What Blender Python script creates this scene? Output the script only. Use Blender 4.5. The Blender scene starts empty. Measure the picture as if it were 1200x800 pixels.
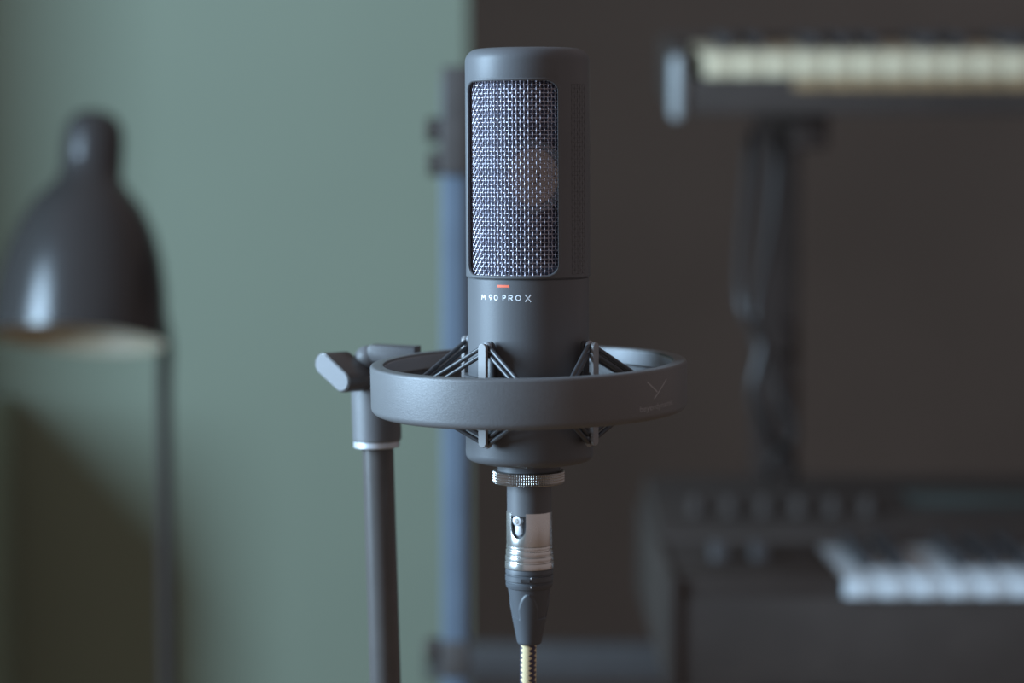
import bpy, bmesh, math, random
from mathutils import Vector, Matrix
random.seed(7)
PI = math.pi
C = bpy.context.scene.collection
S = bpy.context.scene

# ---------------------------------------------------------------- camera
F = 2800.0
EYE = 1.08
CAMX, CAMY = -17.3 / F, -1.0
PITCH = math.atan(205 / F)
cd = bpy.data.cameras.new('camera')
cam = bpy.data.objects.new('camera', cd); C.objects.link(cam)
cam.location = (CAMX, CAMY, EYE)
cam.rotation_euler = (PI / 2 - PITCH, 0, 0)
cd.sensor_width = 36; cd.lens = F / 1200 * 36
cd.clip_start = 0.05; cd.clip_end = 30
cd.dof.use_dof = True; cd.dof.focus_distance = 0.982; cd.dof.aperture_fstop = 4.2
cd.dof.aperture_blades = 9
S.camera = cam

def at(px, py, Y):
    """world point seen at a pixel of the 1200x800 frame, at world depth Y"""
    u = (px - 600) / F; v = (400 - py) / F
    dy = math.cos(PITCH) + math.sin(PITCH) * v
    dz = -math.sin(PITCH) + math.cos(PITCH) * v
    t = (Y - CAMY) / dy
    return Vector((CAMX + u * t, Y, EYE + dz * t))
def zz(py, Y=0.0): return at(600, py, Y).z

# ---------------------------------------------------------------- materials
def mat(name, col, rough=0.5, metal=0.0, bump=0.0, bscale=400.0, vary=0.06, vscale=30.0, spec=0.5, coat=0.0, rvary=0.0):
    m = bpy.data.materials.new(name); m.use_nodes = True
    nt = m.node_tree; b = nt.nodes['Principled BSDF']
    b.inputs['Roughness'].default_value = rough
    b.inputs['Metallic'].default_value = metal
    b.inputs['Specular IOR Level'].default_value = spec
    b.inputs['Coat Weight'].default_value = coat
    tc = nt.nodes.new('ShaderNodeTexCoord')
    n = nt.nodes.new('ShaderNodeTexNoise'); n.inputs['Scale'].default_value = vscale; n.inputs['Detail'].default_value = 4
    nt.links.new(tc.outputs['Object'], n.inputs['Vector'])
    r = nt.nodes.new('ShaderNodeValToRGB')
    r.color_ramp.elements[0].position = 0.3; r.color_ramp.elements[1].position = 0.7
    r.color_ramp.elements[0].color = tuple(c * (1 - vary) for c in col) + (1,)
    r.color_ramp.elements[1].color = tuple(min(1, c * (1 + vary)) for c in col) + (1,)
    nt.links.new(n.outputs['Fac'], r.inputs['Fac']); nt.links.new(r.outputs['Color'], b.inputs['Base Color'])
    if rvary:
        mr = nt.nodes.new('ShaderNodeMapRange'); mr.inputs[3].default_value = rough - rvary; mr.inputs[4].default_value = rough + rvary
        nt.links.new(n.outputs['Fac'], mr.inputs[0]); nt.links.new(mr.outputs[0], b.inputs['Roughness'])
    if bump:
        n2 = nt.nodes.new('ShaderNodeTexNoise'); n2.inputs['Scale'].default_value = bscale; n2.inputs['Detail'].default_value = 3
        nt.links.new(tc.outputs['Object'], n2.inputs['Vector'])
        bp = nt.nodes.new('ShaderNodeBump'); bp.inputs['Strength'].default_value = bump; bp.inputs['Distance'].default_value = 0.0004
        nt.links.new(n2.outputs['Fac'], bp.inputs['Height']); nt.links.new(bp.outputs['Normal'], b.inputs['Normal'])
    return m

M = {}
M['wall'] = mat('green_wall_paint', (0.229, 0.262, 0.196), 0.85, bump=0.15, bscale=60, vary=0.03, vscale=3)
M['darkwall'] = mat('charcoal_wall_paint', (0.26, 0.27, 0.27), 0.95, bump=0.1, bscale=60, vary=0.1, vscale=2, spec=0.1)
M['skirt'] = mat('skirting_paint', (0.4, 0.42, 0.38), 0.6)
M['micpaint'] = mat('matte_black_enamel', (0.108, 0.108, 0.114), 0.47, bump=0.10, bscale=1800, vary=0.03, spec=0.36)
M['miccap'] = M['micpaint']
M['ringpaint'] = mat('grained_black_powder_coat', (0.125, 0.122, 0.125), 0.45, bump=0.35, bscale=2200, vary=0.05, spec=0.55)
M['wire'] = mat('screen_wire_steel', (0.47, 0.44, 0.50), 0.40, metal=0.9, vary=0.05)
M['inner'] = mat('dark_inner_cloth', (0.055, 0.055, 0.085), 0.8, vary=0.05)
M['gold'] = mat('gold_film', (0.42, 0.22, 0.14), 0.5, metal=0.3)
M['brass'] = mat('capsule_brass', (0.12, 0.09, 0.08), 0.5, metal=0.3)
M['white'] = mat('white_print', (0.85, 0.88, 0.92), 0.6, vary=0.01)
M['grey_print'] = mat('grey_print', (0.30, 0.30, 0.31), 0.6, vary=0.01)
M['red'] = mat('red_print', (0.90, 0.16, 0.08), 0.5, vary=0.01)
M['bracket'] = mat('lit_bracket_plastic', (0.24, 0.23, 0.23), 0.45, vary=0.05)  # black plates lightened: the lit outer face is put into the colour
M['cord'] = mat('black_elastic_rubber', (0.055, 0.055, 0.06), 0.38, vary=0.1, spec=0.5)
M['loop'] = mat('pale_elastic_loop', (0.25, 0.26, 0.28), 0.35, vary=0.1)
M['nickel'] = mat('nickel_plate', (0.70, 0.68, 0.66), 0.27, metal=0.9, vary=0.06, vscale=90, rvary=0.06)
M['chrome'] = mat('polished_chrome', (0.78, 0.77, 0.75), 0.15, metal=1.0, vary=0.03)
M['knurl'] = mat('knurled_steel', (0.46, 0.45, 0.44), 0.30, metal=0.95, vary=0.05)
M['silver'] = mat('satin_silver', (0.62, 0.63, 0.66), 0.4, metal=0.4, vary=0.03)
M['rubber'] = mat('black_connector_rubber', (0.075, 0.080, 0.09), 0.48, vary=0.05)
M['knob'] = mat('grey_knob_plastic', (0.15, 0.145, 0.15), 0.55, bump=0.2, bscale=900, vary=0.03)
M['blackmetal'] = mat('black_stand_metal', (0.085, 0.076, 0.072), 0.32, metal=0.0, vary=0.06, vscale=80, spec=0.4)
M['standbar'] = mat('blue_grey_stand_bar', (0.115, 0.15, 0.195), 0.4, vary=0.06, spec=0.5)  # even blue-grey colour over the whole bar
M['lamp'] = mat('black_lamp_enamel', (0.035, 0.031, 0.030), 0.27, vary=0.03, spec=0.5)
M['lamp_in'] = mat('cream_lamp_enamel', (0.60, 0.52, 0.38), 0.5, vary=0.03)
M['bulb'] = mat('frosted_bulb_glass', (0.85, 0.84, 0.80), 0.4)
M['lamppole'] = mat('dark_lamp_pole', (0.045, 0.036, 0.032), 0.6, vary=0.05, spec=0.15)
M['synth'] = mat('black_keyboard_plastic', (0.056, 0.043, 0.037), 0.6, vary=0.08, spec=0.15)
M['stand_black'] = mat('black_keyboard_stand_paint', (0.042, 0.029, 0.024), 0.7, vary=0.08, spec=0.12)
M['panel'] = mat('charcoal_panel', (0.060, 0.055, 0.055), 0.5, vary=0.1, spec=0.4)
M['ivory'] = mat('white_key_plastic', (0.62, 0.66, 0.69), 0.3, vary=0.02)
M['cream'] = mat('aged_key_plastic', (0.66, 0.575, 0.40), 0.4, vary=0.02)
M['ebony'] = mat('black_key_plastic', (0.045, 0.043, 0.045), 0.4, vary=0.02)
M['key_strip'] = mat('brown_key_strip', (0.30, 0.20, 0.105), 0.7, vary=0.15, vscale=60)
M['cheek'] = mat('brushed_end_cheek', (0.30, 0.31, 0.31), 0.5, metal=0.2)
M['screen'] = mat('keyboard_display', (0.045, 0.055, 0.05), 0.3)
M['plug_cable'] = mat('black_cable', (0.04, 0.034, 0.032), 0.35, spec=0.4)

def wood_floor():
    m = bpy.data.materials.new('wooden_floorboards'); m.use_nodes = True
    nt = m.node_tree; b = nt.nodes['Principled BSDF']; b.inputs['Roughness'].default_value = 0.45
    tc = nt.nodes.new('ShaderNodeTexCoord'); mp = nt.nodes.new('ShaderNodeMapping')
    mp.inputs['Scale'].default_value = (1, 1, 1)
    br = nt.nodes.new('ShaderNodeTexBrick'); br.inputs['Scale'].default_value = 1.0
    br.inputs['Brick Width'].default_value = 1.4; br.inputs['Row Height'].default_value = 0.14
    br.inputs['Mortar Size'].default_value = 0.003; br.inputs['Color1'].default_value = (0.30, 0.17, 0.085, 1)
    br.inputs['Color2'].default_value = (0.24, 0.13, 0.06, 1); br.inputs['Mortar'].default_value = (0.04, 0.025, 0.015, 1)
    nt.links.new(tc.outputs['Object'], mp.inputs[0]); nt.links.new(mp.outputs[0], br.inputs[0])
    nt.links.new(br.outputs['Color'], b.inputs['Base Color'])
    return m
M['floor'] = wood_floor()

def braid():
    m = bpy.data.materials.new('braided_cable_cloth'); m.use_nodes = True
    nt = m.node_tree; b = nt.nodes['Principled BSDF']; b.inputs['Roughness'].default_value = 0.8
    uv = nt.nodes.new('ShaderNodeUVMap'); sp = nt.nodes.new('ShaderNodeSeparateXYZ')
    nt.links.new(uv.outputs[0], sp.inputs[0])
    def mth(op, a, c=None):
        n = nt.nodes.new('ShaderNodeMath'); n.operation = op
        for i, v in enumerate((a, c)):
            if v is None: continue
            if isinstance(v, (int, float)): n.inputs[i].default_value = v
            else: nt.links.new(v, n.inputs[i])
        return n.outputs[0]
    # u: turns around (0..1), v: length in units of cable turns
    tri = mth('ABSOLUTE', mth('SUBTRACT', mth('FRACT', mth('MULTIPLY', sp.outputs[1], 1.0)), 0.5))   # 0..0.5
    z = mth('ADD', mth('MULTIPLY', sp.outputs[0], 3.0), mth('MULTIPLY', tri, 0.55))
    s = mth('GREATER_THAN', mth('FRACT', z), 0.62)
    s2 = mth('GREATER_THAN', mth('FRACT', mth('ADD', mth('MULTIPLY', sp.outputs[0], 24.0), mth('MULTIPLY', sp.outputs[1], 1.0))), 0.8)
    mx = nt.nodes.new('ShaderNodeMix'); mx.data_type = 'RGBA'
    mx.inputs[6].default_value = (0.72, 0.58, 0.34, 1); mx.inputs[7].default_value = (0.06, 0.055, 0.09, 1)
    nt.links.new(s, mx.inputs[0])
    m2 = nt.nodes.new('ShaderNodeMix'); m2.data_type = 'RGBA'
    m2.inputs[7].default_value = (0.45, 0.34, 0.18, 1)
    nt.links.new(mth('MULTIPLY', s2, mth('SUBTRACT', 1.0, s)), m2.inputs[0]); nt.links.new(mx.outputs[2], m2.inputs[6])
    nt.links.new(m2.outputs[2], b.inputs['Base Color'])
    return m
M['braid'] = braid()

# ---------------------------------------------------------------- geometry helpers
def finish(me, smooth=35):
    for p in me.polygons: p.use_smooth = True
    me.set_sharp_from_angle(angle=math.radians(smooth))

def obj(name, bm, m, parent=None, smooth=35, loc=None, rot=None):
    me = bpy.data.meshes.new(name)
    bmesh.ops.recalc_face_normals(bm, faces=bm.faces)
    bm.to_mesh(me); bm.free(); finish(me, smooth)
    me.materials.append(m)
    o = bpy.data.objects.new(name, me); C.objects.link(o)
    if parent: o.parent = parent
    if loc: o.location = loc
    if rot: o.rotation_euler = rot
    return o

def empty(name, loc, label, cat, group=None, rot=(0, 0, 0)):
    o = bpy.data.objects.new(name, None); C.objects.link(o)
    o.location = loc; o.rotation_euler = rot; o.empty_display_size = 0.05
    o['label'] = label; o['category'] = cat
    if group: o['group'] = group
    return o

def lathe(bm, prof, n=96, axis=(0, 0), closed=True, fn=None, mtx=None):
    """prof: list of (r, z). closed caps by r=0 points"""
    rings = []
    for r, z in prof:
        if r <= 1e-7:
            rings.append([bm.verts.new((axis[0], axis[1], z))]); continue
        ring = []
        for i in range(n):
            a = 2 * PI * i / n
            rr = fn(r, a, z) if fn else r
            ring.append(bm.verts.new((axis[0] + rr * math.sin(a), axis[1] - rr * math.cos(a), z)))
        rings.append(ring)
    for A, B in zip(rings[:-1], rings[1:]):
        if len(A) == 1 and len(B) == 1: continue
        for i in range(n):
            j = (i + 1) % n
            if len(A) == 1: bm.faces.new((A[0], B[i], B[j]))
            elif len(B) == 1: bm.faces.new((A[i], A[j], B[0]))
            else: bm.faces.new((A[i], A[j], B[j], B[i]))
    if closed == 'ring':
        A, B = rings[-1], rings[0]
        for i in range(n):
            j = (i + 1) % n; bm.faces.new((A[i], A[j], B[j], B[i]))
    if mtx:
        vs = [v for R in rings for v in R]
        bmesh.ops.transform(bm, matrix=mtx, verts=vs)
    return rings

def arc(cx, cz, r, a0, a1, n=6):
    return [(cx + r * math.cos(math.radians(a0 + (a1 - a0) * i / n)), cz + r * math.sin(math.radians(a0 + (a1 - a0) * i / n))) for i in range(n + 1)]

def tube(bm, pts, rad, n=8, caps=True, closed=False):
    pts = [Vector(p) for p in pts]; N = len(pts)
    rings = []; nrm = None
    for i, p in enumerate(pts):
        if closed: t = (pts[(i + 1) % N] - pts[i - 1]).normalized()
        elif i == 0: t = (pts[1] - p).normalized()
        elif i == N - 1: t = (p - pts[i - 1]).normalized()
        else: t = (pts[i + 1] - pts[i - 1]).normalized()
        if nrm is None:
            h = Vector((0, 0, 1)) if abs(t.z) < 0.9 else Vector((1, 0, 0))
            nrm = t.cross(h).normalized()
        else:
            nrm = (nrm - t * nrm.dot(t)).normalized()
        b = t.cross(nrm)
        r = rad[i] if isinstance(rad, (list, tuple)) else rad
        rings.append([bm.verts.new(p + (nrm * math.cos(2 * PI * k / n) + b * math.sin(2 * PI * k / n)) * r) for k in range(n)])
    m = N if closed else N - 1
    for i in range(m):
        A, B = rings[i], rings[(i + 1) % N]
        for k in range(n):
            l = (k + 1) % n
            bm.faces.new((A[k], A[l], B[l], B[k]))
    if caps and not closed:
        bm.faces.new(list(reversed(rings[0]))); bm.faces.new(rings[-1])
    return rings

def box(bm, lo, hi, bevel=0.0, seg=2, mtx=None):
    tmp = bmesh.new()
    vs = [tmp.verts.new((x, y, z)) for x in (lo[0], hi[0]) for y in (lo[1], hi[1]) for z in (lo[2], hi[2])]
    for f in ((0, 1, 3, 2), (4, 6, 7, 5), (0, 4, 5, 1), (2, 3, 7, 6), (0, 2, 6, 4), (1, 5, 7, 3)):
        tmp.faces.new([vs[i] for i in f])
    bmesh.ops.recalc_face_normals(tmp, faces=tmp.faces)
    if bevel: bmesh.ops.bevel(tmp, geom=list(tmp.edges), offset=bevel, segments=seg, affect='EDGES', profile=0.5)
    if mtx: bmesh.ops.transform(tmp, matrix=mtx, verts=tmp.verts)
    me = bpy.data.meshes.new('tmp'); tmp.to_mesh(me); tmp.free(); bm.from_mesh(me); bpy.data.meshes.remove(me)

def prism(bm, outline, lo, hi, bevel=0.0, seg=2, mtx=None):
    """outline: 2D points in xz, extruded along y lo..hi"""
    tmp = bmesh.new()
    A = [tmp.verts.new((x, lo, z)) for x, z in outline]; B = [tmp.verts.new((x, hi, z)) for x, z in outline]
    tmp.faces.new(A); tmp.faces.new(list(reversed(B)))
    n = len(A)
    for i in range(n): tmp.faces.new((A[i], B[i], B[(i + 1) % n], A[(i + 1) % n]))
    bmesh.ops.recalc_face_normals(tmp, faces=tmp.faces)
    if bevel:
        ed = [e for e in tmp.edges if abs(e.verts[0].co.y - e.verts[1].co.y) < 1e-7]
        bmesh.ops.bevel(tmp, geom=ed, offset=bevel, segments=seg, affect='EDGES', profile=0.5)
    if mtx: bmesh.ops.transform(tmp, matrix=mtx, verts=tmp.verts)
    me = bpy.data.meshes.new('tmp'); tmp.to_mesh(me); tmp.free(); bm.from_mesh(me); bpy.data.meshes.remove(me)

def rrect(w, h, r, n=8, cx=0, cz=0):
    pts = []
    for sx, sz, a0 in ((1, 1, 0), (-1, 1, 90), (-1, -1, 180), (1, -1, 270)):
        for i in range(n + 1):
            a = math.radians(a0 + 90 * i / n)
            pts.append((cx + sx * (w / 2 - r) + r * math.cos(a), cz + sz * (h / 2 - r) + r * math.sin(a)))
    return pts

def boolean(name, bm_a, cutters, m, parent, bevel=0.0, smooth=35):
    a = obj(name, bm_a, m, None, smooth)
    cs = []
    for cb in cutters:
        c = obj('cutter', cb, m); cs.append(c)
        md = a.modifiers.new('b', 'BOOLEAN'); md.operation = 'DIFFERENCE'; md.object = c; md.solver = 'EXACT'
    if bevel:
        bv = a.modifiers.new('bev', 'BEVEL'); bv.width = bevel; bv.segments = 3; bv.limit_method = 'ANGLE'; bv.angle_limit = math.radians(40)
    bpy.context.view_layer.update()
    dg = bpy.context.evaluated_depsgraph_get()
    me = bpy.data.meshes.new_from_object(a.evaluated_get(dg))
    old = a.data; a.modifiers.clear(); a.data = me; bpy.data.meshes.remove(old)
    finish(me, smooth)
    if not me.materials: me.materials.append(m)
    for c in cs:
        d = c.data; bpy.data.objects.remove(c); bpy.data.meshes.remove(d)
    a.name = name; a.parent = parent
    return a

def structure(name, bm, m, smooth=35):
    o = obj(name, bm, m, None, smooth); o['kind'] = 'structure'; return o

def rotz_m(az):                       # local +x = tangential (rightwards at the front), -y = outwards
    return Matrix.Rotation(az, 4, 'Z')

# ================================================================= the room
WY = 1.40
bm = bmesh.new(); box(bm, (-2.6, -2.6, -0.05), (3.4, 3.0, 0.0)); structure('floor', bm, M['floor'])
DX = at(547, 40, WY).x
bm = bmesh.new(); box(bm, (-1.7, WY, 0), (DX, WY + 0.1, 2.6)); structure('wall_back', bm, M['wall'])
bm = bmesh.new(); box(bm, (-0.6, 2.9, 0), (3.4, 3.0, 2.6)); structure('wall_right', bm, M['darkwall'])
bm = bmesh.new(); box(bm, (-0.74, WY - 0.014, 0), (DX, WY, 0.09), 0.003); structure('baseboard_back', bm, M['skirt'])
# left wall: window wall, plus an unseen pier and ledge added to shade the back wall
LX = -1.45
WY0, WY1, WZ0, WZ1 = -0.62, 0.18, 0.84, 2.00
bm = bmesh.new()
box(bm, (LX - 0.2, -2.6, 0), (LX, WY0, 2.6)); box(bm, (LX - 0.2, WY1, 0), (LX, 0.93, 2.6))
box(bm, (LX - 0.2, WY0, 0), (LX, WY1, WZ0)); box(bm, (LX - 0.2, WY0, WZ1), (LX, WY1, 2.6))
box(bm, (LX - 0.2, 0.93, 0), (-0.775, WY, 2.6), 0.003)
box(bm, (-0.78, 1.12, 0), (-0.506, WY - 0.002, 0.85), 0.008)
structure('wall_left', bm, M['wall'])
bm = bmesh.new()
for lo, hi in (((WY0, WZ0), (WY1, WZ0 + .04)), ((WY0, WZ1 - .04), (WY1, WZ1)), ((WY0, WZ0), (WY0 + .04, WZ1)), ((WY1 - .04, WZ0), (WY1, WZ1))):
    box(bm, (LX - 0.12, lo[0], lo[1]), (LX - 0.06, hi[0], hi[1]), 0.003)
win = structure('window_1', bm, M['white'])

# ================================================================= microphone
RM = 0.0260
FRONT = math.radians(-22.5)
z_ref = zz(560)
TILT = math.radians(0.30)
mic = empty('condenser_microphone', (0.0011, 0, z_ref),
            'black side-address studio microphone with silver wire mesh window, held upright in the shock mount', 'microphone', rot=(0, -TILT, 0))
L = lambda py, Y=0.0: zz(py, Y) - z_ref        # local z of the mic
zt = L(55, -0.018)
z_seam = L(327, -0.026)
wt, wb = L(92.5, -0.025), L(325, -0.025)
# head shell with a window
bm = bmesh.new()
RI = 0.0243
prof = [(0, zt)] + [(r, z) for r, z in reversed(arc(RM - 0.0055, zt - 0.0055, 0.0055, 0, 90, 8))] + [(RM, z_seam + 0.0004), (RM - 0.0003, z_seam), (RI, z_seam), (RI, zt - 0.004), (0, zt - 0.004)]
lathe(bm, prof, 160)
hw = RM * math.sin(math.radians(50.5))
def cutter(w, h, r, zc, az, lo=-0.04, hi=-0.004):
    b = bmesh.new(); prism(b, rrect(w, h, r, 10, 0, zc), lo, hi, mtx=rotz_m(az)); return b
cuts = [cutter(2 * hw, wt - wb, 0.0048, (wt + wb) / 2, FRONT), cutter(2 * hw, wt - wb, 0.0048, (wt + wb) / 2, FRONT + PI)]
head = boolean('head_shell', bm, cuts, M['micpaint'], mic, bevel=0.0009)
# lower body
bm = bmesh.new()
zc_bot = L(545, -0.02)
prof = [(0, z_seam)] + [(0.0250, z_seam), (0.0250, z_seam - 0.0003), (0.0254, z_seam - 0.0007), (0.0254, zc_bot + 0.006)] + [(0.0254 - 0.006 + r, z) for r, z in []] + [(0.021, zc_bot + 0.001), (0.0, zc_bot + 0.001)]
lathe(bm, prof, 160); obj('body', bm, M['micpaint'], mic)
bm = bmesh.new()
pts = []
for x, z in rrect(2 * hw + 0.0004, wt - wb + 0.0002, 0.0050, 10, 0, (wt + wb) / 2):
    if pts and (Vector((x, 0, z)) - Vector((pts[-1][0], 0, pts[-1][1]))).length > 0.006:
        px_, pz_ = pts[-1]; n_ = int(math.hypot(x - px_, z - pz_) / 0.002)
        for k in range(1, n_): pts.append((px_ + (x - px_) * k / n_, pz_ + (z - pz_) * k / n_))
    pts.append((x, z))
px_, pz_ = pts[-1]; x, z = pts[0]; n_ = int(math.hypot(x - px_, z - pz_) / 0.002)
for k in range(1, n_): pts.append((px_ + (x - px_) * k / n_, pz_ + (z - pz_) * k / n_))
tube(bm, [rotz_m(FRONT) @ Vector((x, -math.sqrt(max(0, 0.02545 ** 2 - x * x)), z)) for x, z in pts], 0.00075, 10, closed=True)
obj('window_rim', bm, M['micpaint'], mic, 60)
# mesh screens
def screen(r0, az0, az1, zlo, zhi, paz, pz, wr, amp, n=6, sub=4):
    bm = bmesh.new()
    na = int((az1 - az0) / paz); nz = int((zhi - zlo) / pz)
    for i in range(na + 1):
        a = az0 + i * paz
        pts = []
        for k in range(nz * sub + 1):
            t = k / sub
            r = r0 + amp * math.cos(PI * (t + i))
            pts.append((r * math.sin(a), -r * math.cos(a), zlo + t * pz))
        tube(bm, pts, wr, n)
    for j in range(nz + 1):
        pts = []
        for k in range(na * sub + 1):
            t = k / sub; a = az0 + t * paz
            r = r0 - amp * math.cos(PI * (t + j))
            pts.append((r * math.sin(a), -r * math.cos(a), zlo + j * pz))
        tube(bm, pts, wr, n)
    return bm
PA, PZ = 0.00164 / 0.0238, 0.00169
obj('wire_screen', screen(0.02375, FRONT - math.radians(64), FRONT + math.radians(62), wb - 0.001, wt + 0.0016, PA, PZ, 0.00023, 0.00026), M['wire'], mic, 80)
obj('side_screen', screen(0.02602, FRONT + math.radians(66), FRONT + math.radians(86), wb + 0.001, wt - 0.001, PA, PZ, 0.00008, 0.00006, 5, 3), M['micpaint'], mic, 80)
obj('rear_screen', screen(0.02375, FRONT + PI - math.radians(60), FRONT + PI + math.radians(60), wb - 0.001, wt + 0.001, PA * 1.0, PZ, 0.00023, 0.00026, 4, 2), M['wire'], mic, 80)
# capsule
zc = L(207)
cap = bmesh.new()
mt = rotz_m(FRONT) @ Matrix.Translation((0.0045, -0.0015, zc)) @ Matrix.Rotation(PI / 2, 4, 'X')
lathe(cap, [(0, 0.004), (0.0118, 0.004), (0.0122, 0.0046), (0.0150, 0.0046), (0.0155, 0.004), (0.0155, -0.012), (0.0150, -0.0125), (0, -0.0125)], 64, mtx=mt)
capo = obj('capsule', cap, M['brass'], mic)
cap = bmesh.new(); lathe(cap, [(0, 0.0046), (0.0025, 0.0047), (0.0028, 0.0042), (0.0117, 0.0042), (0.0117, 0.0038), (0, 0.0038)], 64, mtx=mt)
obj('membrane', cap, M['gold'], capo)
bm = bmesh.new(); box(bm, (-0.006, -0.002, wb - 0.01), (0.006, 0.004, zc - 0.013), 0.001, mtx=rotz_m(FRONT)); box(bm, (-0.016, -0.006, wb - 0.003), (0.016, 0.008, wb + 0.004), 0.001, mtx=rotz_m(FRONT))
obj('capsule_saddle', bm, M['inner'], mic)
# inner lining between front and back halves
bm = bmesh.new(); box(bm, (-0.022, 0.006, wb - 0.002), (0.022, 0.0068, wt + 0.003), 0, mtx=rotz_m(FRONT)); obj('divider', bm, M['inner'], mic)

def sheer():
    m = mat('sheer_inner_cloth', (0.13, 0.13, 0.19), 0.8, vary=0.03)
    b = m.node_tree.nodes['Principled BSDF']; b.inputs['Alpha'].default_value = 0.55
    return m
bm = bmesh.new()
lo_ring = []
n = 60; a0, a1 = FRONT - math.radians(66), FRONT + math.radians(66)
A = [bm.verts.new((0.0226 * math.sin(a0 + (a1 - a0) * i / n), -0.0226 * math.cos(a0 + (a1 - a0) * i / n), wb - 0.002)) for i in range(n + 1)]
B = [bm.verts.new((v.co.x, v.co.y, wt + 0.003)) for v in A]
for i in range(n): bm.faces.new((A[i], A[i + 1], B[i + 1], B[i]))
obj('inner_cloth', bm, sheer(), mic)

# lettering on the lower body
def wrap(bm, r, az, zc, w_scale=1.0):
    for v in bm.verts:
        u, h, w = v.co.x, v.co.y, v.co.z
        a = az + u / r
        v.co = Vector(((r + w * w_scale) * math.sin(a), -(r + w * w_scale) * math.cos(a), zc + h))
def stroke(bm, pts, th, closed=False):
    # subdivide then flat ribbon with thickness
    P = [Vector((x, y, 0)) for x, y in pts]
    tube(bm, P, th / 2, 6, closed=closed)
def ell(cx, cy, rx, ry, a0=0, a1=360, n=20):
    return [(cx + rx * math.cos(math.radians(a0 + (a1 - a0) * i / n)), cy + ry * math.sin(math.radians(a0 + (a1 - a0) * i / n))) for i in range(n + (0 if a1 - a0 == 360 else 1))]
bm = bmesh.new(); MM = 0.001; T = 0.42 * MM
rB = 0.0254
def u_of(px): return rB * (math.asin((px - 617.6) / (rB * F * 1.018)) - FRONT)
def glyph(ch, x0, x1, h):
    w = x1 - x0; X = lambda t: x0 + T / 2 + (w - T) * t; Y = lambda t: h * t
    if ch == 'M':
        for a, b in (((0.08, 0), (0.2, 1)), ((0.2, 1), (0.5, 0.35)), ((0.5, 0.35), (0.8, 1)), ((0.8, 1), (0.92, 0))): stroke(bm, [(X(a[0]), Y(a[1])), (X(b[0]), Y(b[1]))], T)
    if ch == '9':
        stroke(bm, ell((X(0) + X(1)) / 2, Y(0.7), (X(1) - X(0)) / 2, h * 0.3), T, True); stroke(bm, [(X(1), Y(0.65)), (X(0.75), Y(0.28)), (X(0.35), Y(0.0))], T)
    if ch == '0': stroke(bm, ell((X(0) + X(1)) / 2, Y(0.5), (X(1) - X(0)) / 2, h * 0.5), T, True)
    if ch == 'O': stroke(bm, ell((X(0) + X(1)) / 2, Y(0.5), (X(1) - X(0)) / 2, h * 0.5), T, True)
    if ch in 'PR':
        stroke(bm, [(X(0), Y(0)), (X(0), Y(1))], T)
        stroke(bm, [(X(0), Y(1)), (X(0.5), Y(1))] + ell(X(0.5), Y(0.72), X(1) - X(0.5), h * 0.28, 90, -90, 10) + [(X(0), Y(0.44))], T)
        if ch == 'R': stroke(bm, [(X(0.45), Y(0.44)), (X(1), Y(0))], T)
    if ch == 'X':
        stroke(bm, [(X(0), Y(1)), (X(1), Y(0))], T * 1.25); stroke(bm, [(X(1), Y(1)), (X(0.62), Y(0.58))], T * 1.25); stroke(bm, [(X(0.42), Y(0.42)), (X(0), Y(0))], T * 1.25)
for ch, a, b in (('M', 561.7, 567.6), ('9', 571.0, 575.0), ('0', 576.9, 581.6), ('P', 587.0, 591.0), ('R', 594.0, 599.2), ('O', 602.0, 608.9)):
    glyph(ch, u_of(a), u_of(b), 0.0020)
T = 0.40 * MM
n0 = len(bm.verts)
glyph('X', u_of(613.0), u_of(620.8), 0.0029)
bm.verts.ensure_lookup_table()
for v in list(bm.verts)[n0:]: v.co.y -= 0.0006
wrap(bm, rB, FRONT, L(351.6, -0.0235), 0.25)
obj('model_lettering', bm, M['white'], mic, 60)
bm = bmesh.new()
box(bm, (u_of(581), -0.0005, -0.0001), (u_of(595), 0.0005, 0.00006))
bmesh.ops.subdivide_edges(bm, edges=[e for e in bm.edges if abs(e.verts[0].co.x - e.verts[1].co.x) > 0.001], cuts=10)
wrap(bm, rB, FRONT, L(335.2, -0.0235)); obj('red_mark', bm, M['red'], mic)
# connector shank under the body
bm = bmesh.new(); z0, z1 = L(553), L(603)
lathe(bm, [(0, z0), (0.0094, z0), (0.0094, z1 + 0.0006), (0.0088, z1), (0, z1)], 64); obj('connector_shank', bm, M['micpaint'], mic)

# ================================================================= shock mount
ry = 452
RO = 0.0664; HR = 0.0206
z_ring = zz(451.5)
mount = empty('shock_mount', (0.0009, 0, z_ring), 'black round shock mount ring with elastic cords, gripping the microphone body', 'microphone mount')
K = lambda py, Y=0.0: zz(py, Y) - z_ring
h = HR / 2
bm = bmesh.new()
prof = arc(RO - 0.0012, h - 0.0012, 0.0012, 0, 90, 4) + [(RO - 0.0052, h)] + arc(RO - 0.0052, h - 0.0006, 0.0006, 90, 180, 3) + \
       [(RO - 0.0058, h - 0.0068), (RO - 0.0040, h - 0.0076), (RO - 0.0040, -h + 0.003), (RO - 0.0052, -h + 0.0015), (RO - 0.0050, -h)] + arc(RO - 0.0030, -h + 0.0030, 0.0030, 270, 360, 6)
lathe(bm, prof, 192, closed='ring')
RING_R = (math.radians(1.5), math.radians(-1.15), 0)
ring = obj('ring', bm, M['ringpaint'], mount, rot=RING_R)
bm = bmesh.new()
lathe(bm, [(RO - 0.00585, h - 0.0009), (RO - 0.0062, h - 0.0012), (RO - 0.0062, h - 0.0066), (RO - 0.00585, h - 0.0068)], 192, closed='ring')
obj('ring_lit_band', bm, mat('lit_ring_band', (0.30, 0.31, 0.33), 0.38, vary=0.03, spec=0.6), ring)  # added pale band, stands in for window light on the inner wall
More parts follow.
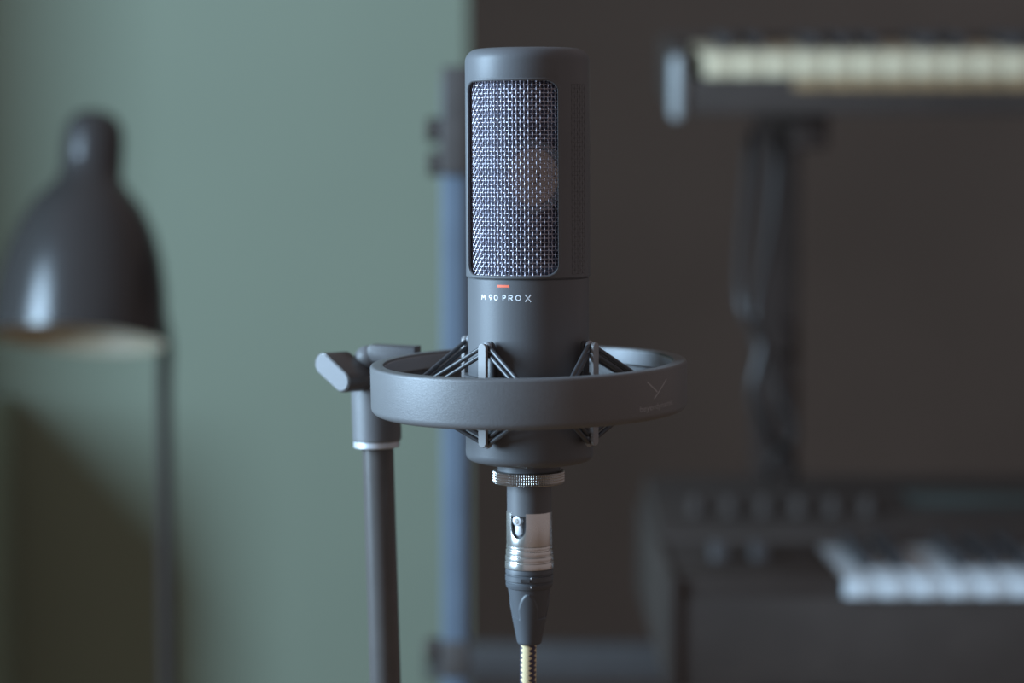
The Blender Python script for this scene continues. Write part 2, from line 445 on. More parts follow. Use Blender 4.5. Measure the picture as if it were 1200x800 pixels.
# emblem + maker's name on the ring (local to the ring)
def ring_az(px): return math.asin(max(-1, min(1, (px - 619.9) / (RO * F * 1.045))))
bm = bmesh.new(); T = 0.62 * MM
def ringpt(px, py):
    a = ring_az(px); Yp = -RO * math.cos(a); P = at(px, py, Yp); return RO * a, (P.z - z_ring) - 0.0 + math.tan(RING_R[0]) * 0 
azl = ring_az(770)
def rp(px, py):
    a = ring_az(px); Yp = -RO * math.cos(a)
    z = at(px, py, Yp).z - z_ring
    z -= Yp * math.sin(RING_R[0]) + RO * math.sin(a) * -math.sin(RING_R[1])     # undo the ring's small tilt
    return RO * (a - azl), z
def lerp2(a, b, n=6): return [(a[0] + (b[0] - a[0]) * i / n, a[1] + (b[1] - a[1]) * i / n) for i in range(n + 1)]
stroke(bm, lerp2(rp(758, 447.5), rp(770.5, 459)), T); stroke(bm, lerp2(rp(782.5, 444), rp(766.5, 467)), T)
wrap(bm, RO, azl, 0, 0.15); obj('emblem', bm, M['grey_print'], ring, 60)
fc = bpy.data.curves.new('maker_name', 'FONT'); fc.body = 'beyerdynamic'; fc.align_x = 'LEFT'; fc.size = 1.0
fo = bpy.data.objects.new('maker_name', fc); C.objects.link(fo); bpy.context.view_layer.update()
me = bpy.data.meshes.new_from_object(fo.evaluated_get(bpy.context.evaluated_depsgraph_get()))
bpy.data.objects.remove(fo); bpy.data.curves.remove(fc)
bm = bmesh.new(); bm.from_mesh(me); bpy.data.meshes.remove(me)
wd = max(v.co.x for v in bm.verts)
u0, v0 = rp(748, 483.0); u1, v1 = rp(790, 473.5)
sx = (u1 - u0) / wd
for v in bm.verts:
    tt = v.co.x / wd; v.co.x, v.co.y = u0 + v.co.x * sx, v0 + (v1 - v0) * tt + v.co.y * 0.0033
    v.co.z = 0.00006
wrap(bm, RO, azl, 0); obj('maker_lettering', bm, M['grey_print'], ring, 60)

# cup under the ring, holding the microphone
bm = bmesh.new()
zt_c, zb_c = K(438, -0.0), K(549, -0.022)
RC = 0.0268
prof = [(RC - 0.0011, zt_c), (RC + 0.0006, zt_c), (RC + 0.0006, zt_c - 0.0012), (RC, zt_c - 0.0016), (RC, zb_c + 0.0045)] + arc(RC - 0.0034, zb_c + 0.0042, 0.0034, 0, -70, 6)[1:] + \
       [(RC - 0.0034, zb_c + 0.0006), (RC - 0.006, zb_c), (0.0125, zb_c), (0.0125, zb_c + 0.001), (RC - 0.0011, zb_c + 0.004)]
lathe(bm, prof, 128, closed='ring')
cupx = Matrix.Translation((0.0003, 0, 0)); bmesh.ops.transform(bm, matrix=cupx, verts=bm.verts)
obj('cup', bm, M['micpaint'], mount)
# knurled thread ring
bm = bmesh.new()
k1, k0 = K(555.5, -0.015), K(570.8, -0.015)
NK = 92
def kn(r, a, z):
    t = (z - k0) / (k1 - k0)
    if t < 0.08 or t > 0.92: return r
    return r - 0.00050 * math.sin(a * NK / 2) ** 2 - 0.00018 * math.sin(t * PI * 5) ** 2
prof = [(0.0105, k1), (0.0146, k1), (0.0150, k1 - 0.0003)] + [(0.0151, k1 - 0.0004 - (k1 - k0 - 0.0008) * i / 40) for i in range(41)] + [(0.0150, k0 + 0.0003), (0.0146, k0), (0.0105, k0)]
lathe(bm, prof, NK * 8, closed='ring', fn=kn)
obj('thread_ring', bm, M['knurl'], mount, 25)
bm = bmesh.new(); lathe(bm, [(0.0105, zb_c + 0.0008), (0.0131, zb_c + 0.0008), (0.0131, k1 - 0.0002), (0.0105, k1 - 0.0002)], 64, closed='ring'); obj('neck', bm, M['micpaint'], mount)
# brackets: twin plates with a pin at either end
bz1, bz0 = K(402.5, -0.027), K(524.5, -0.027)
AZ = [math.radians(a) for a in (-35.0, 55.0, 145.0, 235.0)]
def stadium(w, z0, z1, n=8):
    r = w / 2
    return [(r * math.cos(PI * i / n), z1 - r + r * math.sin(PI * i / n)) for i in range(n + 1)] + [(r * math.cos(PI + PI * i / n), z0 + r + r * math.sin(PI + PI * i / n)) for i in range(n + 1)]
for az in AZ:
    bm = bmesh.new()
    prism(bm, stadium(0.0040, bz0, bz1), -0.0338, -0.0320, 0.0003, 2, rotz_m(az))
    br = obj('bracket', bm, M['bracket'], mount, 20)
    bm = bmesh.new()
    prism(bm, stadium(0.0046, bz0 + 0.001, bz1 + 0.0006), -0.0289, -0.0272, 0.0003, 2, rotz_m(az))
    box(bm, (-0.0015, -0.0322, -0.006), (0.0015, -0.0285, 0.004), 0.0002, 1, rotz_m(az))
    obj('inner_plate', bm, M['cord'], br)  # darker than the outer plate, its shaded side put into the colour
    for zp in (bz1 - 0.0021, bz0 + 0.0021):
        bm = bmesh.new()
        tmp = rotz_m(az) @ Matrix.Translation((0, -0.0304, zp)) @ Matrix.Rotation(PI / 2, 4, 'X')
        lathe(bm, [(0, -0.0016), (0.0013, -0.0016), (0.0013, 0.0016), (0, 0.0016)], 16, mtx=tmp)
        obj('pin', bm, M['blackmetal'], br)
# elastic cords: pairs of strands from the bracket ends to pegs inside the ring
AM = [math.radians(a) for a in (8.0, 98.0, 188.0, 278.0)]
RP = RO - 0.0075
def pt(r, a, z): return Vector((r * math.sin(a), -r * math.cos(a), z))
tiltm = Matrix.Rotation(RING_R[1], 4, 'Y') @ Matrix.Rotation(RING_R[0], 4, 'X')
pegs = []
for am in AM:
    lo = tiltm @ pt(RP, am, -0.0078); hi = tiltm @ pt(RP, am, 0.0022)
    for p in (lo, hi):
        bm = bmesh.new(); d = Vector((p.x, p.y, 0)).normalized()
        tube(bm, [p - d * 0.002, p + d * 0.0035], 0.0012, 12); tube(bm, [p - d * 0.0026, p - d * 0.0018], 0.0021, 12)
        obj('peg', bm, M['blackmetal'], mount)
    pegs.append((lo, hi))
for i, az in enumerate(AZ):
    for j in (i, (i + 3) % 4):                        # neighbours to the right and the left
        # AM[0]=8 lies between AZ[0]=-35 and AZ[1]=55
        jj = i if j == i else (i - 1) % 4
        lo, hi = pegs[jj] if True else None
        for top in (True, False):
            a0 = pt(0.0304, az, (bz1 - 0.0021) if top else (bz0 + 0.0021))
            tgt = pegs[(i) % 4] if j == i else pegs[(i - 1) % 4]
            b0 = tgt[0] if top else tgt[1]
            if j == i: b0 = b0
            dv = (b0 - a0).normalized(); side = Vector((0, 0, 1)); side = (side - dv * side.dot(dv)).normalized()
            bm = bmesh.new()
            for s in (-1, 1):
                pts = [a0 + side * 0.0013 * s + (b0 - a0) * t for t in (0, 0.25, 0.5, 0.75, 1)]
                tube(bm, pts, 0.00095, 10)
            obj('elastic_cord', bm, M['cord'], mount, 60)
    for sgn, zc_ in ((1, bz1 - 0.0021), (-1, bz0 + 0.0021)):
        pts = []
        for k in range(9):
            th = PI * k / 8
            loc = Vector((0.0017 * math.cos(th), -0.0304, zc_ + sgn * 0.0017 * math.sin(th)))
            pts.append(rotz_m(az) @ loc)
        pts = [pts[0] + Vector((0, 0, -sgn * 0.0022))] + pts + [pts[-1] + Vector((0, 0, -sgn * 0.0022))]
        bm = bmesh.new(); tube(bm, pts, 0.0011, 10)
        obj('cord_loop', bm, M['loop'], mount, 60)

# arm, swivel and knob at the left rear of the ring
SY = 0.058                                            # depth of the stand's axis
def mw(px, py, Y): return at(px, py, Y) - Vector(mount.location)
bm = bmesh.new()
A, B = mw(490, 407.5, 0.050), mw(434, 408.0, 0.056)
dv = (B - A); ln = dv.length
mt = Matrix.Translation(A) @ Matrix.Rotation(math.atan2(dv.y, dv.x), 4, 'Z')
prism(bm, [(0.0, -0.0065), (ln - 0.002, -0.0065), (ln, -0.003), (ln, 0.0), (ln - 0.0015, 0.0012), (0, 0.0008)], -0.0045, 0.0045, 0.0007, 2, mt)
obj('arm', bm, M['ringpaint'], mount)
bm = bmesh.new()
lathe(bm, [(0, 0.0064)] + [(0.0064 * math.sin(math.radians(a)), 0.0064 * math.cos(math.radians(a))) for a in range(12, 160, 8)] + [(0, -0.0062)], 40, mtx=Matrix.Translation(mw(431.5, 421.5, SY)))
lathe(bm, [(0, 0.0), (0.0048, 0.0), (0.0048, -0.014), (0, -0.014)], 32, mtx=Matrix.Translation(mw(434, 424, SY)))
obj('swivel_joint', bm, M['ringpaint'], mount)
# knob: a pill-shaped grip, long side tipped down to the right, its flat end facing left and forward
bm = bmesh.new()
kc = mw(389.0, 436.5, SY - 0.016)
fw = Vector((-0.62, -0.78, 0.02)).normalized()         # outward face direction
lg = at(402, 447.5, SY - 0.0195) - at(377, 425.5, SY - 0.0125); lg = (lg - fw * lg.dot(fw)).normalized()
sd = fw.cross(lg)
Rk = 0.0048; Lk = 0.0068
tmp = bmesh.new()
out = []
for i in range(13): out.append((Lk + Rk * math.cos(-PI / 2 + PI * i / 12), Rk * math.sin(-PI / 2 + PI * i / 12)))
for i in range(13): out.append((-Lk + Rk * math.cos(PI / 2 + PI * i / 12), Rk * math.sin(PI / 2 + PI * i / 12)))
mk = Matrix(((lg.x, fw.x, sd.x, kc.x), (lg.y, fw.y, sd.y, kc.y), (lg.z, fw.z, sd.z, kc.z), (0, 0, 0, 1)))
prism(bm, out, -0.016, 0, 0.0007, 2, mk)
kb = obj('tightening_knob', bm, M['blackmetal'], mount)
bm = bmesh.new(); prism(bm, [(x * 0.93, z * 0.90) for x, z in out], -0.0005, 0.00035, 0.0002, 2, mk)
obj('knob_face', bm, M['knob'], kb, 20)
bm = bmesh.new(); p = kc - fw * 0.014; tube(bm, [p, p - fw * 0.018], 0.004, 16); obj('knob_bolt', bm, M['blackmetal'], kb)
# swivel barrel and washer, leaning with the stand
LEAN = math.radians(1.55)
stx = at(442, 520, SY)
ux = Vector((-math.sin(LEAN), 0, math.cos(LEAN)))      # the stand's axis, leaning left
leanm = Matrix.Rotation(-LEAN, 4, 'Y')
def ml(px, py): return Matrix.Translation(at(px, py, SY) - Vector(mount.location)) @ leanm
bm = bmesh.new()
hb = 0.0300
lathe(bm, [(0.006, -0.0005), (0.0100, -0.0005), (0.0109, 0.0005), (0.0109, hb - 0.004)] + arc(0.0079, hb - 0.004, 0.003, 0, 80, 5) + [(0, hb - 0.0005)], 64, mtx=ml(442.0, 515.5))
obj('barrel', bm, M['ringpaint'], mount)
bm = bmesh.new(); lathe(bm, [(0.0068, 0), (0.0098, 0), (0.0102, 0.0004), (0.0102, 0.0028), (0.0098, 0.0032), (0.0068, 0.0032)], 64, closed='ring', mtx=ml(441.5, 523.5) )
obj('washer', bm, M['silver'], mount)

# ================================================================= microphone stand
p0 = at(442.8, 528, SY); d = ux
base_z = 0.0
foot = p0 - d * ((p0.z - 0.0) / d.z)
stand = empty('microphone_stand', (foot.x, foot.y, 0), 'dark upright stand tube leaning slightly, left of the microphone', 'microphone stand')
o = Vector(stand.location)
bm = bmesh.new(); tube(bm, [Vector((0, 0, 0.02)) + d * 0.0, (p0 - o) + d * 0.001], 0.0070, 40)
obj('pole', bm, M['blackmetal'], stand, 50)
bm = bmesh.new(); mid = (p0 - o) * 0.42; tube(bm, [mid - d * 0.03, mid + d * 0.03], 0.0125, 32); obj('height_clutch', bm, M['blackmetal'], stand, 50)
bm = bmesh.new()
lathe(bm, [(0, 0.03), (0.012, 0.03), (0.014, 0.02), (0.10, 0.014), (0.115, 0.006), (0.115, 0.0), (0, 0.0)], 64); obj('base', bm, M['blackmetal'], stand)

# ================================================================= cable with connector
cz = zz(640)
cable = empty('microphone_cable', (0.0011, 0, cz), 'gold and black braided cable with silver and black connector plugged in under the microphone', 'cable', rot=(0, -math.radians(0.1), 0))
Q = lambda py, Y=0.0: zz(py, Y) - cz
X9 = -0.0
# shell with the latch cut-out
s1, s0 = Q(601.5, -0.009), Q(669.5, -0.009)
R9 = 0.00955
def gz(py): return Q(py, -0.009)
prof = [(0.0080, s1), (R9 - 0.0003, s1), (R9, s1 - 0.0003), (R9, gz(641))]
for a, b, r in ((641.6, 645.6, R9 + 0.00012), (647.0, 652.6, R9 + 0.0003), (654.0, 659.6, R9 + 0.0005), (661.0, 669.0, R9 + 0.00062)):
    prof += [(r - 0.0005, gz(a) + 0.0001), (r, gz(a) - 0.0002), (r, gz(b) + 0.0002), (r - 0.0005, gz(b))]
prof += [(0.0080, s0)]
bm = bmesh.new(); lathe(bm, prof, 128, closed='ring')
LA = math.radians(-31)
cb = bmesh.new()
zt9 = s1 + 0.002; zb9 = gz(632)
w9 = 0.0036
outl = [(w9, zt9), (-w9, zt9), (-w9, zb9 + 0.0052)] + [(-w9 * math.cos(PI * i / 10) * 1.0, zb9 + 0.0046 - 0.0046 * math.sin(PI * i / 10)) for i in range(0, 11)][0:] + [(w9, zb9 + 0.0052)]
prism(cb, outl, -0.02, -0.006, mtx=rotz_m(LA))
shell = boolean('connector_shell', bm, [cb], M['nickel'], cable, bevel=0.0003)
bm = bmesh.new(); lathe(bm, [(0, s1 - 0.0002), (0.0079, s1 - 0.0002), (0.0079, s0), (0, s0)], 48); obj('connector_insert', bm, M['rubber'], shell)
bm = bmesh.new()
mt = rotz_m(LA)
zl = gz(616)
prism(bm, [(0.0021 * math.cos(2 * PI * i / 20) * (1 if True else 1) - 0.0004, zl + 0.0018 + 0.0021 * math.sin(2 * PI * i / 20)) for i in range(20)], -0.0096, -0.0074, 0.0003, 2, mt)
prism(bm, stadium(0.0026, zl - 0.0045, zl + 0.001), -0.0092, -0.0074, 0.0003, 2, mt)
lt = obj('release_latch', bm, M['silver'], shell)
bm = bmesh.new()
prism(bm, [(0.0009 * math.cos(2 * PI * i / 16) - 0.0004, zl + 0.0018 + 0.0012 * math.sin(2 * PI * i / 16)) for i in range(16)], -0.0098, -0.0094, 0.0001, 1, mt)
obj('latch_stud', bm, M['nickel'], lt)
# rubber boot
def bz(py): return Q(py, -0.0095)
b_prof = []
for py, r in ((669, 9.3), (669.6, 9.9), (671, 10.0), (674.5, 10.05), (675.2, 9.65), (676.4, 9.65), (677, 10.1), (683, 10.1), (684, 9.65), (685.4, 9.65), (686, 10.0), (689.5, 9.9), (690.3, 9.75)):
    b_prof.append((r * MM, bz(py)))
zA, zB = bz(690.3), bz(757)
for i in range(1, 61):
    t = i / 60
    r = 9.75 - (9.75 - 5.2) * (t ** 1.05)
    b_prof.append((r * MM, zA + (zB - zA) * t))
b_prof += [(0.0046, zB - 0.0008), (0.0030, zB - 0.0008)]
AA = math.radians(-4)
def boot_fn(r, a, z):
    t = (z - zA) / (zB - zA)
    if t <= 0.02: 
        return r
    # three pointed arches of thicker rubber round the boot
    best = 0
    for k in range(3):
        da = (a - AA - k * 2 * PI / 3 + PI) % (2 * PI) - PI
        hwid = math.radians(34) * math.sqrt(max(0.0, min(1, (t - 0.10) / 0.30))) if t > 0.10 else 0
        if t > 0.55: best = 1.0
        elif hwid > 0:
            e = (hwid - abs(da)) / math.radians(5)
            best = max(best, max(0, min(1, e)))
    fade = 1 if t < 0.5 else max(0, 1 - (t - 0.5) / 0.3)
    step = 0.00055 * best if t <= 0.55 else 0.00055
    return r - 0.00055 + step
lathe_bm = bmesh.new(); lathe(lathe_bm, [(0.003, bz(669))] + b_prof, 180, fn=boot_fn)
boot = obj('rubber_boot', lathe_bm, M['rubber'], cable, 40)
bm = bmesh.new()
for py in (677.5, 688):
    tube(bm, [rotz_m(math.radians(4)) @ Vector((0, -0.0099, bz(py))), rotz_m(math.radians(4)) @ Vector((0, -0.0103, bz(py)))], 0.00035, 8)
obj('boot_mark', bm, M['white'], boot)
bm = bmesh.new(); box(bm, (-0.0021, -0.01035, bz(682.8)), (0.0021, -0.0096, bz(678.6)), 0.0002, 1, rotz_m(math.radians(-10))); obj('boot_notch', bm, M['ebony'], boot)
# the braided lead, down to the floor
pts = []
ztop = zB + 0.004
zfl = 0.0045 - cz
for i in range(60):
    t = i / 59; z = ztop + (zfl + 0.12 - ztop) * t
    pts.append(Vector((-0.0004 - 0.0010 * min(1, t * 6), 0.0, z)))
for i in range(1, 25):
    a = PI / 2 * i / 24
    pts.append(Vector((-0.0014 + 0.12 * (1 - math.cos(a)), 0.0, zfl + 0.12 * (1 - math.sin(a)))))
last = pts[-1]
for i in range(1, 40): pts.append(last + Vector((0.02 * i, 0.06 * math.sin(i / 7), 0)))
bm = bmesh.new(); RCB = 0.0034; NC = 24
rings = tube(bm, pts, RCB, NC)
uvl = bm.loops.layers.uv.new('UVMap')
acc = [0.0]
for a, b in zip(pts[:-1], pts[1:]): acc.append(acc[-1] + (b - a).length)
idx = {}
for i, R in enumerate(rings):
    for k, v in enumerate(R): idx[v] = (i, k)
for f in bm.faces:
    if len(f.verts) != 4: continue
    ks = [idx[l.vert][1] for l in f.loops]; wrapk = (max(ks) - min(ks)) > 2
    for l in f.loops:
        i, k = idx[l.vert]
        if wrapk and k == 0: k = NC
        l[uvl].uv = (k / NC, acc[i] / 0.0021)
obj('braided_lead', bm, M['braid'], cable, 60)

# ================================================================= lamp on the left
LY = 0.88
lc = at(99, 300, LY)
lamp = empty('shade_lamp', (at(194, 600, LY + 0.07).x, LY + 0.07, 0), 'black bell-shaped lamp with a cream inside, on a thin dark pole', 'lamp')
lo_ = Vector(lamp.location)
s = (LY + 1) / F                                       # metres per pixel there
TLT = math.radians(-14); ROLL = math.radians(2.5)
pr = [(0, 130), (14, 131), (25, 136), (33, 146), (36, 160), (36.5, 185), (37, 204), (44, 214), (65, 236), (80, 262), (91, 292), (98, 325), (101.5, 360), (102, 384)]
H = [(r * s, (255 - (y - 130)) * s * 1.09) for r, y in pr]
bm = bmesh.new()
outer = H; inner = [(max(0, r - 0.0012), z - (0.0012 if i < 7 else 0.0006)) for i, (r, z) in enumerate(H)]
inner[-1] = (inner[-1][0], H[-1][1])
lathe(bm, outer + [(outer[-1][0] - 0.0012, outer[-1][1])], 96)
mt_l = Matrix.Translation(at(92.5, 399, LY) - lo_) @ Matrix.Rotation(ROLL, 4, 'Y') @ Matrix.Rotation(TLT, 4, 'X')
bmesh.ops.transform(bm, matrix=mt_l, verts=bm.verts)
shade = obj('lamp_shade', bm, M['lamp'], lamp, 50)
bm = bmesh.new(); hi_ = [(max(0, r - 0.0012), z) for r, z in H[6:]]
lathe(bm, [(0, hi_[0][1])] + hi_, 96); bmesh.ops.transform(bm, matrix=mt_l, verts=bm.verts)
obj('shade_lining', bm, M['lamp_in'], shade, 50)
bm = bmesh.new(); b0 = H[6][1]
lathe(bm, [(0, b0), (0.012, b0), (0.013, b0 - 0.02), (0.022, b0 - 0.045), (0.024, b0 - 0.06), (0.018, b0 - 0.074), (0, b0 - 0.08)], 32); bmesh.ops.transform(bm, matrix=mt_l, verts=bm.verts)
obj('bulb', bm, M['bulb'], lamp, 60)
neckp = mt_l @ Vector((0, 0, 200 * s))
bm = bmesh.new()
top = at(194, 408, LY + 0.07) - lo_
path = [Vector((0, 0, 0.01)), Vector((0, 0, 0.4)), Vector((0, 0, top.z - 0.03)), top]
cpts = [top]
for i in range(1, 13):
    t = i / 12
    a = top; b = top + Vector((-0.004, 0.0, 0.05)); c_ = neckp + Vector((0.02, 0.03, -0.02)); e = neckp
    cpts.append(a * (1 - t) ** 3 + b * 3 * t * (1 - t) ** 2 + c_ * 3 * t * t * (1 - t) + e * t ** 3)
tube(bm, path + cpts[1:], 0.0062, 16); obj('pole', bm, M['lamppole'], lamp, 60)
bm = bmesh.new(); lathe(bm, [(0, 0.022), (0.10, 0.020), (0.11, 0.014), (0.11, 0), (0, 0)], 48); obj('base', bm, M['lamppole'], lamp)

# ================================================================= upright square stand behind the microphone
UY = 0.60
su = (UY + 1) / F
ub = at(533, 600, UY)
up = empty('upright_stand', (ub.x, UY, 0), 'narrow square dark upright with clamp knobs, directly behind the left of the microphone', 'stand')
bm = bmesh.new(); ztop = zz(92, UY); yaw = math.radians(-20)
box(bm, (-15.0 * su, -0.008, 0.02), (14.5 * su, 0.012, ztop), 0.0015, 2)
obj('column', bm, M['standbar'], up)
bm = bmesh.new(); box(bm, (-0.008, -0.011, zz(160, UY)), (0.0105, 0.015, zz(78, UY)), 0.002); obj('top_cap', bm, M['blackmetal'], up)
bm = bmesh.new(); box(bm, (-0.0095, -0.012, zz(205, UY)), (0.0095, 0.015, zz(140, UY)), 0.002); obj('clamp', bm, M['blackmetal'], up)
for py, dx in ((152, 24), (192, 22), (762, 26)):
    bm = bmesh.new(); z = zz(py, UY); c = Vector((-dx * su, 0.004, z))
    tube(bm, [Vector((-0.006, 0.004, z)), c], 0.003, 12)
    lathe(bm, [(0, -0.005), (0.007, -0.005), (0.0082, -0.003), (0.0082, 0.003), (0.007, 0.005), (0, 0.005)], 24, mtx=Matrix.Translation(c) @ Matrix.Rotation(PI / 2, 4, 'Y'))
    obj('clamp_knob', bm, M['synth'], up)
bm = bmesh.new(); box(bm, (-0.0095, -0.011, zz(790, UY)), (0.0095, 0.015, zz(748, UY)), 0.002); obj('lower_clamp', bm, M['blackmetal'], up)
bm = bmesh.new(); box(bm, (-0.02, -0.2, 0), (0.02, 0.2, 0.025), 0.004); box(bm, (-0.12, -0.018, 0), (0.12, 0.018, 0.022), 0.004); obj('foot', bm, M['blackmetal'], up)

# ================================================================= keyboards
WK = 0.0235
BLACK_AFTER = (0, 1, 3, 4, 5)
def make_keyboard(name, label, loc, tilt, cheek, keys, kf, depth, hgt, key_mat, rise, strip_mat=None, group='keyboards on the stand'):
    root = empty(name, loc, label, 'keyboard', group, rot=(tilt, 0, 0))
    W = cheek + keys * WK + 0.03
    ktop = hgt; kx = cheek
    # body: bed, back panel, cheeks
    bm = bmesh.new()
    box(bm, (0.006, 0.012, 0), (W - 0.006, 0.17, hgt - kf - 0.006), 0.002)
    if cheek < 0.05: box(bm, (0.004, 0.028, 0.001), (0.016, 0.17, hgt + 0.002), 0.002)
    box(bm, (0.006, 0.0, 0), (W - 0.006, 0.012, hgt - kf), 0.002)
    outl = [(0.162, 0.0), (depth, 0.0), (depth, hgt + rise), (depth - 0.02, hgt + rise + 0.004), (0.170, hgt + 0.006), (0.162, hgt - 0.002)]
    prism(bm, [(y, z) for y, z in outl], 0.006, W - 0.006, 0.0015, 2, Matrix(((0, 1, 0, 0), (1, 0, 0, 0), (0, 0, 1, 0), (0, 0, 0, 1))))
    if cheek > 0.05: box(bm, (0.006, 0.002, hgt - kf - 0.01), (cheek - 0.001, 0.165, hgt + 0.002), 0.002)
    obj('body', bm, M['synth'], root)
    for x0, x1 in ((0, 0.0125 if cheek < 0.05 else 0.012), (W - 0.014, W)):
        bm = bmesh.new()
        box(bm, (x0, -0.004, -0.002 if cheek > 0.05 else -0.005), (x1, depth if cheek > 0.05 else 0.030, hgt + (0.003 if cheek > 0.05 else -0.002)), 0.0055, 4)
        obj('end_cheek', bm, M['cheek'] if cheek < 0.05 else M['synth'], root)
    if strip_mat:
        bm = bmesh.new()
        for k in range(3, keys):
            box(bm, (kx + k * WK + 0.0006, -0.003, ktop - kf - 0.0100), (kx + (k + 1) * WK - 0.0006, 0.03, ktop - kf - 0.0005), 0.0008, 1)
        obj('brown_key_strip', bm, strip_mat, root)  # brown strip of blocks below the key fronts
    # white keys as parts: one mesh copied
    wm = None; bmk = None
    for k in range(keys):
        if wm is None:
            bm = bmesh.new(); box(bm, (0.00025, -0.004, -kf), (WK - 0.00025, 0.155, 0.0), 0.0008, 2)
            wk = obj('white_key', bm, key_mat, root); wm = wk
        else:
            wk = wm.copy(); C.objects.link(wk); wk.parent = root
        wk.location = (kx + k * WK, 0, ktop)
        if k % 7 in BLACK_AFTER and k < keys - 1:
            if bmk is None:
                bm = bmesh.new()
                tmp = [(-0.0052, 0), (0.0052, 0), (0.0042, 0.011), (-0.0042, 0.011)]
                prism(bm, tmp, 0.052, 0.156, 0.001, 2); bk = obj('black_key', bm, M['ebony'], root); bmk = bk
            else:
                bk = bmk.copy(); C.objects.link(bk); bk.parent = root
            bk.location = (kx + (k + 1) * WK, 0, ktop)
    return root, W

KY = 0.685
pk = at(990, 680, KY)
low, LW = make_keyboard('lower_keyboard' if False else 'synthesizer', 'black synthesizer with bright white keys on the lower tier, at lower right',
                   (pk.x - 0.127, KY, pk.z - 0.078), 0, 0.127, 22, 0.012, 0.40, 0.078, M['ivory'], 0.022)
# controls on the synthesizer
def part_box(parent, name, lo, hi, m, bev=0.001):
    bm = bmesh.new(); box(bm, lo, hi, bev); return obj(name, bm, m, parent)
def top_z(y): return 0.084 + (y - 0.17) / 0.21 * 0.020
part_box(low, 'display', (0.22, 0.27, top_z(0.30) - 0.004), (0.36, 0.33, top_z(0.30) + 0.0035), M['screen'])
for i in range(2):
    bm = bmesh.new(); x = 0.045 + i * 0.03
    lathe(bm, [(0, -0.006), (0.014, -0.006), (0.015, -0.004), (0.015, 0.004), (0.014, 0.006), (0, 0.006)], 32, mtx=Matrix.Translation((x, 0.09, 0.078)) @ Matrix.Rotation(PI / 2, 4, 'Y'))
    obj('control_wheel', bm, M['panel'], low)
for i in range(6):
    bm = bmesh.new(); x = 0.04 + i * 0.028; y = 0.24
    lathe(bm, [(0, 0.014), (0.005, 0.014), (0.006, 0.012), (0.007, 0.0), (0, 0)], 20, mtx=Matrix.Translation((x, y, top_z(y))))
    obj('rotary_knob', bm, M['synth'], low)
for i in range(5):
    part_box(low, 'slider_cap', (0.42 + i * 0.022, 0.25 + 0.01 * (i % 3), top_z(0.25)), (0.43 + i * 0.022, 0.262 + 0.01 * (i % 3), top_z(0.25) + 0.012), M['panel'])

UYK = 0.90
pk = at(825, 61.5, UYK)
upk, UW = make_keyboard('electric_piano', 'black keyboard with cream keys and a silver end cheek on the upper tier',
                   (pk.x - 0.026, UYK, pk.z - 0.049), math.radians(5.5), 0.026, 22, 0.0195, 0.26, 0.049, M['cream'], 0.0, strip_mat=M['key_strip'])

# keyboard stand: two columns, cross bars, tier arms
KX0 = at(985, 400, 1.2).x
ks = empty('keyboard_stand', (0.40, 1.15, 0), 'black two tier stand carrying both keyboards', 'keyboard stand')
ko = Vector(ks.location)
for cx in (0.235, 0.64):
    bm = bmesh.new(); box(bm, (cx - 0.4 - 0.02, 0.02, 0.02), (cx - 0.4 + 0.02, 0.06, 1.16), 0.003); obj('column', bm, M['stand_black'], ks)
    bm = bmesh.new(); box(bm, (cx - 0.4 - 0.02, -0.45, 0), (cx - 0.4 + 0.02, 0.22, 0.03), 0.005); obj('foot', bm, M['stand_black'], ks)
    zl = low.location.z - 0.0012; 
    bm = bmesh.new(); box(bm, (cx - 0.4 - 0.014, KY + 0.03 - ko.y, zl - 0.03), (cx - 0.4 + 0.014, 0.03, zl), 0.003); obj('tier_arm', bm, M['stand_black'], ks)
    # upper arm, tipped with the upper keyboard
    bm = bmesh.new(); box(bm, (cx - 0.4 - 0.014, 0.03, -0.030), (cx - 0.4 + 0.014, 0.27, -0.0015), 0.003)
    bmesh.ops.transform(bm, matrix=Matrix.Translation((0, UYK - ko.y, upk.location.z)) @ Matrix.Rotation(math.radians(5.5), 4, 'X'), verts=bm.verts)
    obj('tier_arm', bm, M['stand_black'], ks)
    for z in (zl - 0.05, zz(398, 1.17), zz(462, 1.17)):
        bm = bmesh.new(); lathe(bm, [(0, -0.012), (0.012, -0.012), (0.016, -0.008), (0.016, 0.008), (0.012, 0.012), (0, 0.012)], 20, mtx=Matrix.Translation((cx - 0.4, 0.008, z)) @ Matrix.Rotation(PI / 2, 4, 'X'))
        obj('clamp_knob', bm, M['stand_black'], ks)
zb = zz(778, 1.15)
bm = bmesh.new(); box(bm, (at(500, 700, 1.17).x - 0.4, 0.0, zb - 0.018), (0.30, 0.02, zb + 0.018), 0.004); obj('cross_bar', bm, M['panel'], ks)
bm = bmesh.new(); box(bm, (-0.26, 0.0, 0.3), (0.26, 0.02, 0.34), 0.004); obj('cross_bar', bm, M['panel'], ks)

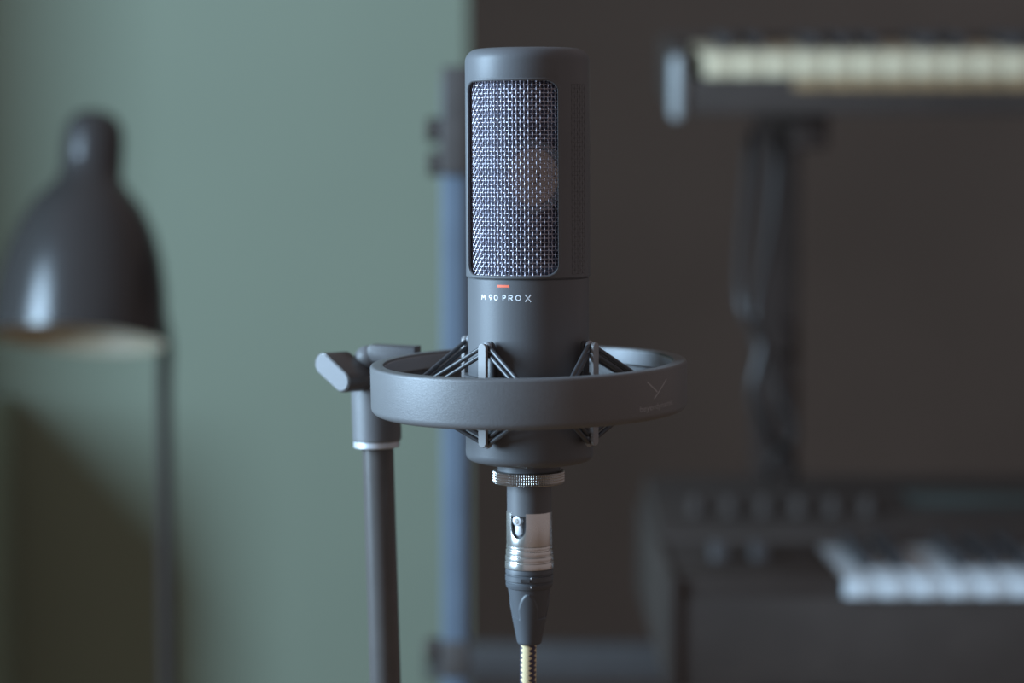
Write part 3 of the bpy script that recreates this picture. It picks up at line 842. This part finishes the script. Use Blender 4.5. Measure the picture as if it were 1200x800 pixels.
# hanging leads between the two keyboards
def lead(pix, Y, rad, label):
    pts = [at(x, y, Y + dy) for x, y, dy in pix]
    o = Vector(pts[-1])
    # smooth catmull
    out = []
    for i in range(len(pts) - 1):
        p0 = pts[max(0, i - 1)]; p1 = pts[i]; p2 = pts[i + 1]; p3 = pts[min(len(pts) - 1, i + 2)]
        for k in range(8):
            t = k / 8
            out.append(0.5 * ((2 * p1) + (p2 - p0) * t + (2 * p0 - 5 * p1 + 4 * p2 - p3) * t * t + (3 * p1 - p0 - 3 * p2 + p3) * t ** 3))
    out.append(pts[-1])
    bm = bmesh.new(); tube(bm, [p - o for p in out], rad, 10)
    c = obj('audio_lead', bm, M['plug_cable'], None, 60); c.location = o
    c['label'] = label; c['category'] = 'cable'; c['group'] = 'leads hanging between the keyboards'
    return c
lead([(882, 158, .12), (878, 190, .07), (868, 345, 0.0), (893, 400, 0), (882, 460, 0), (900, 510, 0.02), (925, 530, .06), (930, 560, .12)], 0.86, 0.0042, 'dark lead hanging in a wavy line below the upper keyboard')
lead([(912, 158, .12), (912, 175, .10), (905, 260, .08), (885, 380, 0.05), (915, 460, .05), (932, 505, 0.06), (905, 540, .1), (900, 560, .14)], 0.88, 0.0036, 'thinner dark lead crossing behind the other, below the upper keyboard')

# ================================================================= light
def area(name, loc, target, sx, sy, power, col, spread=180):
    ld = bpy.data.lights.new(name, 'AREA'); ld.shape = 'RECTANGLE'; ld.size = sx; ld.size_y = sy
    ld.energy = power; ld.color = col; ld.spread = math.radians(spread)
    o = bpy.data.objects.new(name, ld); C.objects.link(o); o.location = loc
    o.rotation_euler = (Vector(target) - Vector(loc)).to_track_quat('-Z', 'Y').to_euler()
    return o
area('window_daylight', (LX - 0.03, (WY0 + WY1) / 2, (WZ0 + WZ1) / 2), (0, (WY0 + WY1) / 2, (WZ0 + WZ1) / 2), WY1 - WY0 - 0.08, WZ1 - WZ0 - 0.08, 88, (0.55, 0.80, 1.05))
w = bpy.data.worlds.new('room_ambient'); S.world = w; w.use_nodes = True
bg = w.node_tree.nodes['Background']; bg.inputs[0].default_value = (0.250, 0.218, 0.220, 1); bg.inputs[1].default_value = 1.0

S.view_settings.view_transform = 'Standard'; S.view_settings.look = 'None'
S.view_settings.exposure = 0; S.view_settings.gamma = 1; S.view_settings.use_curve_mapping = False
S.cycles.use_denoising = True
S.cycles.max_bounces = 6
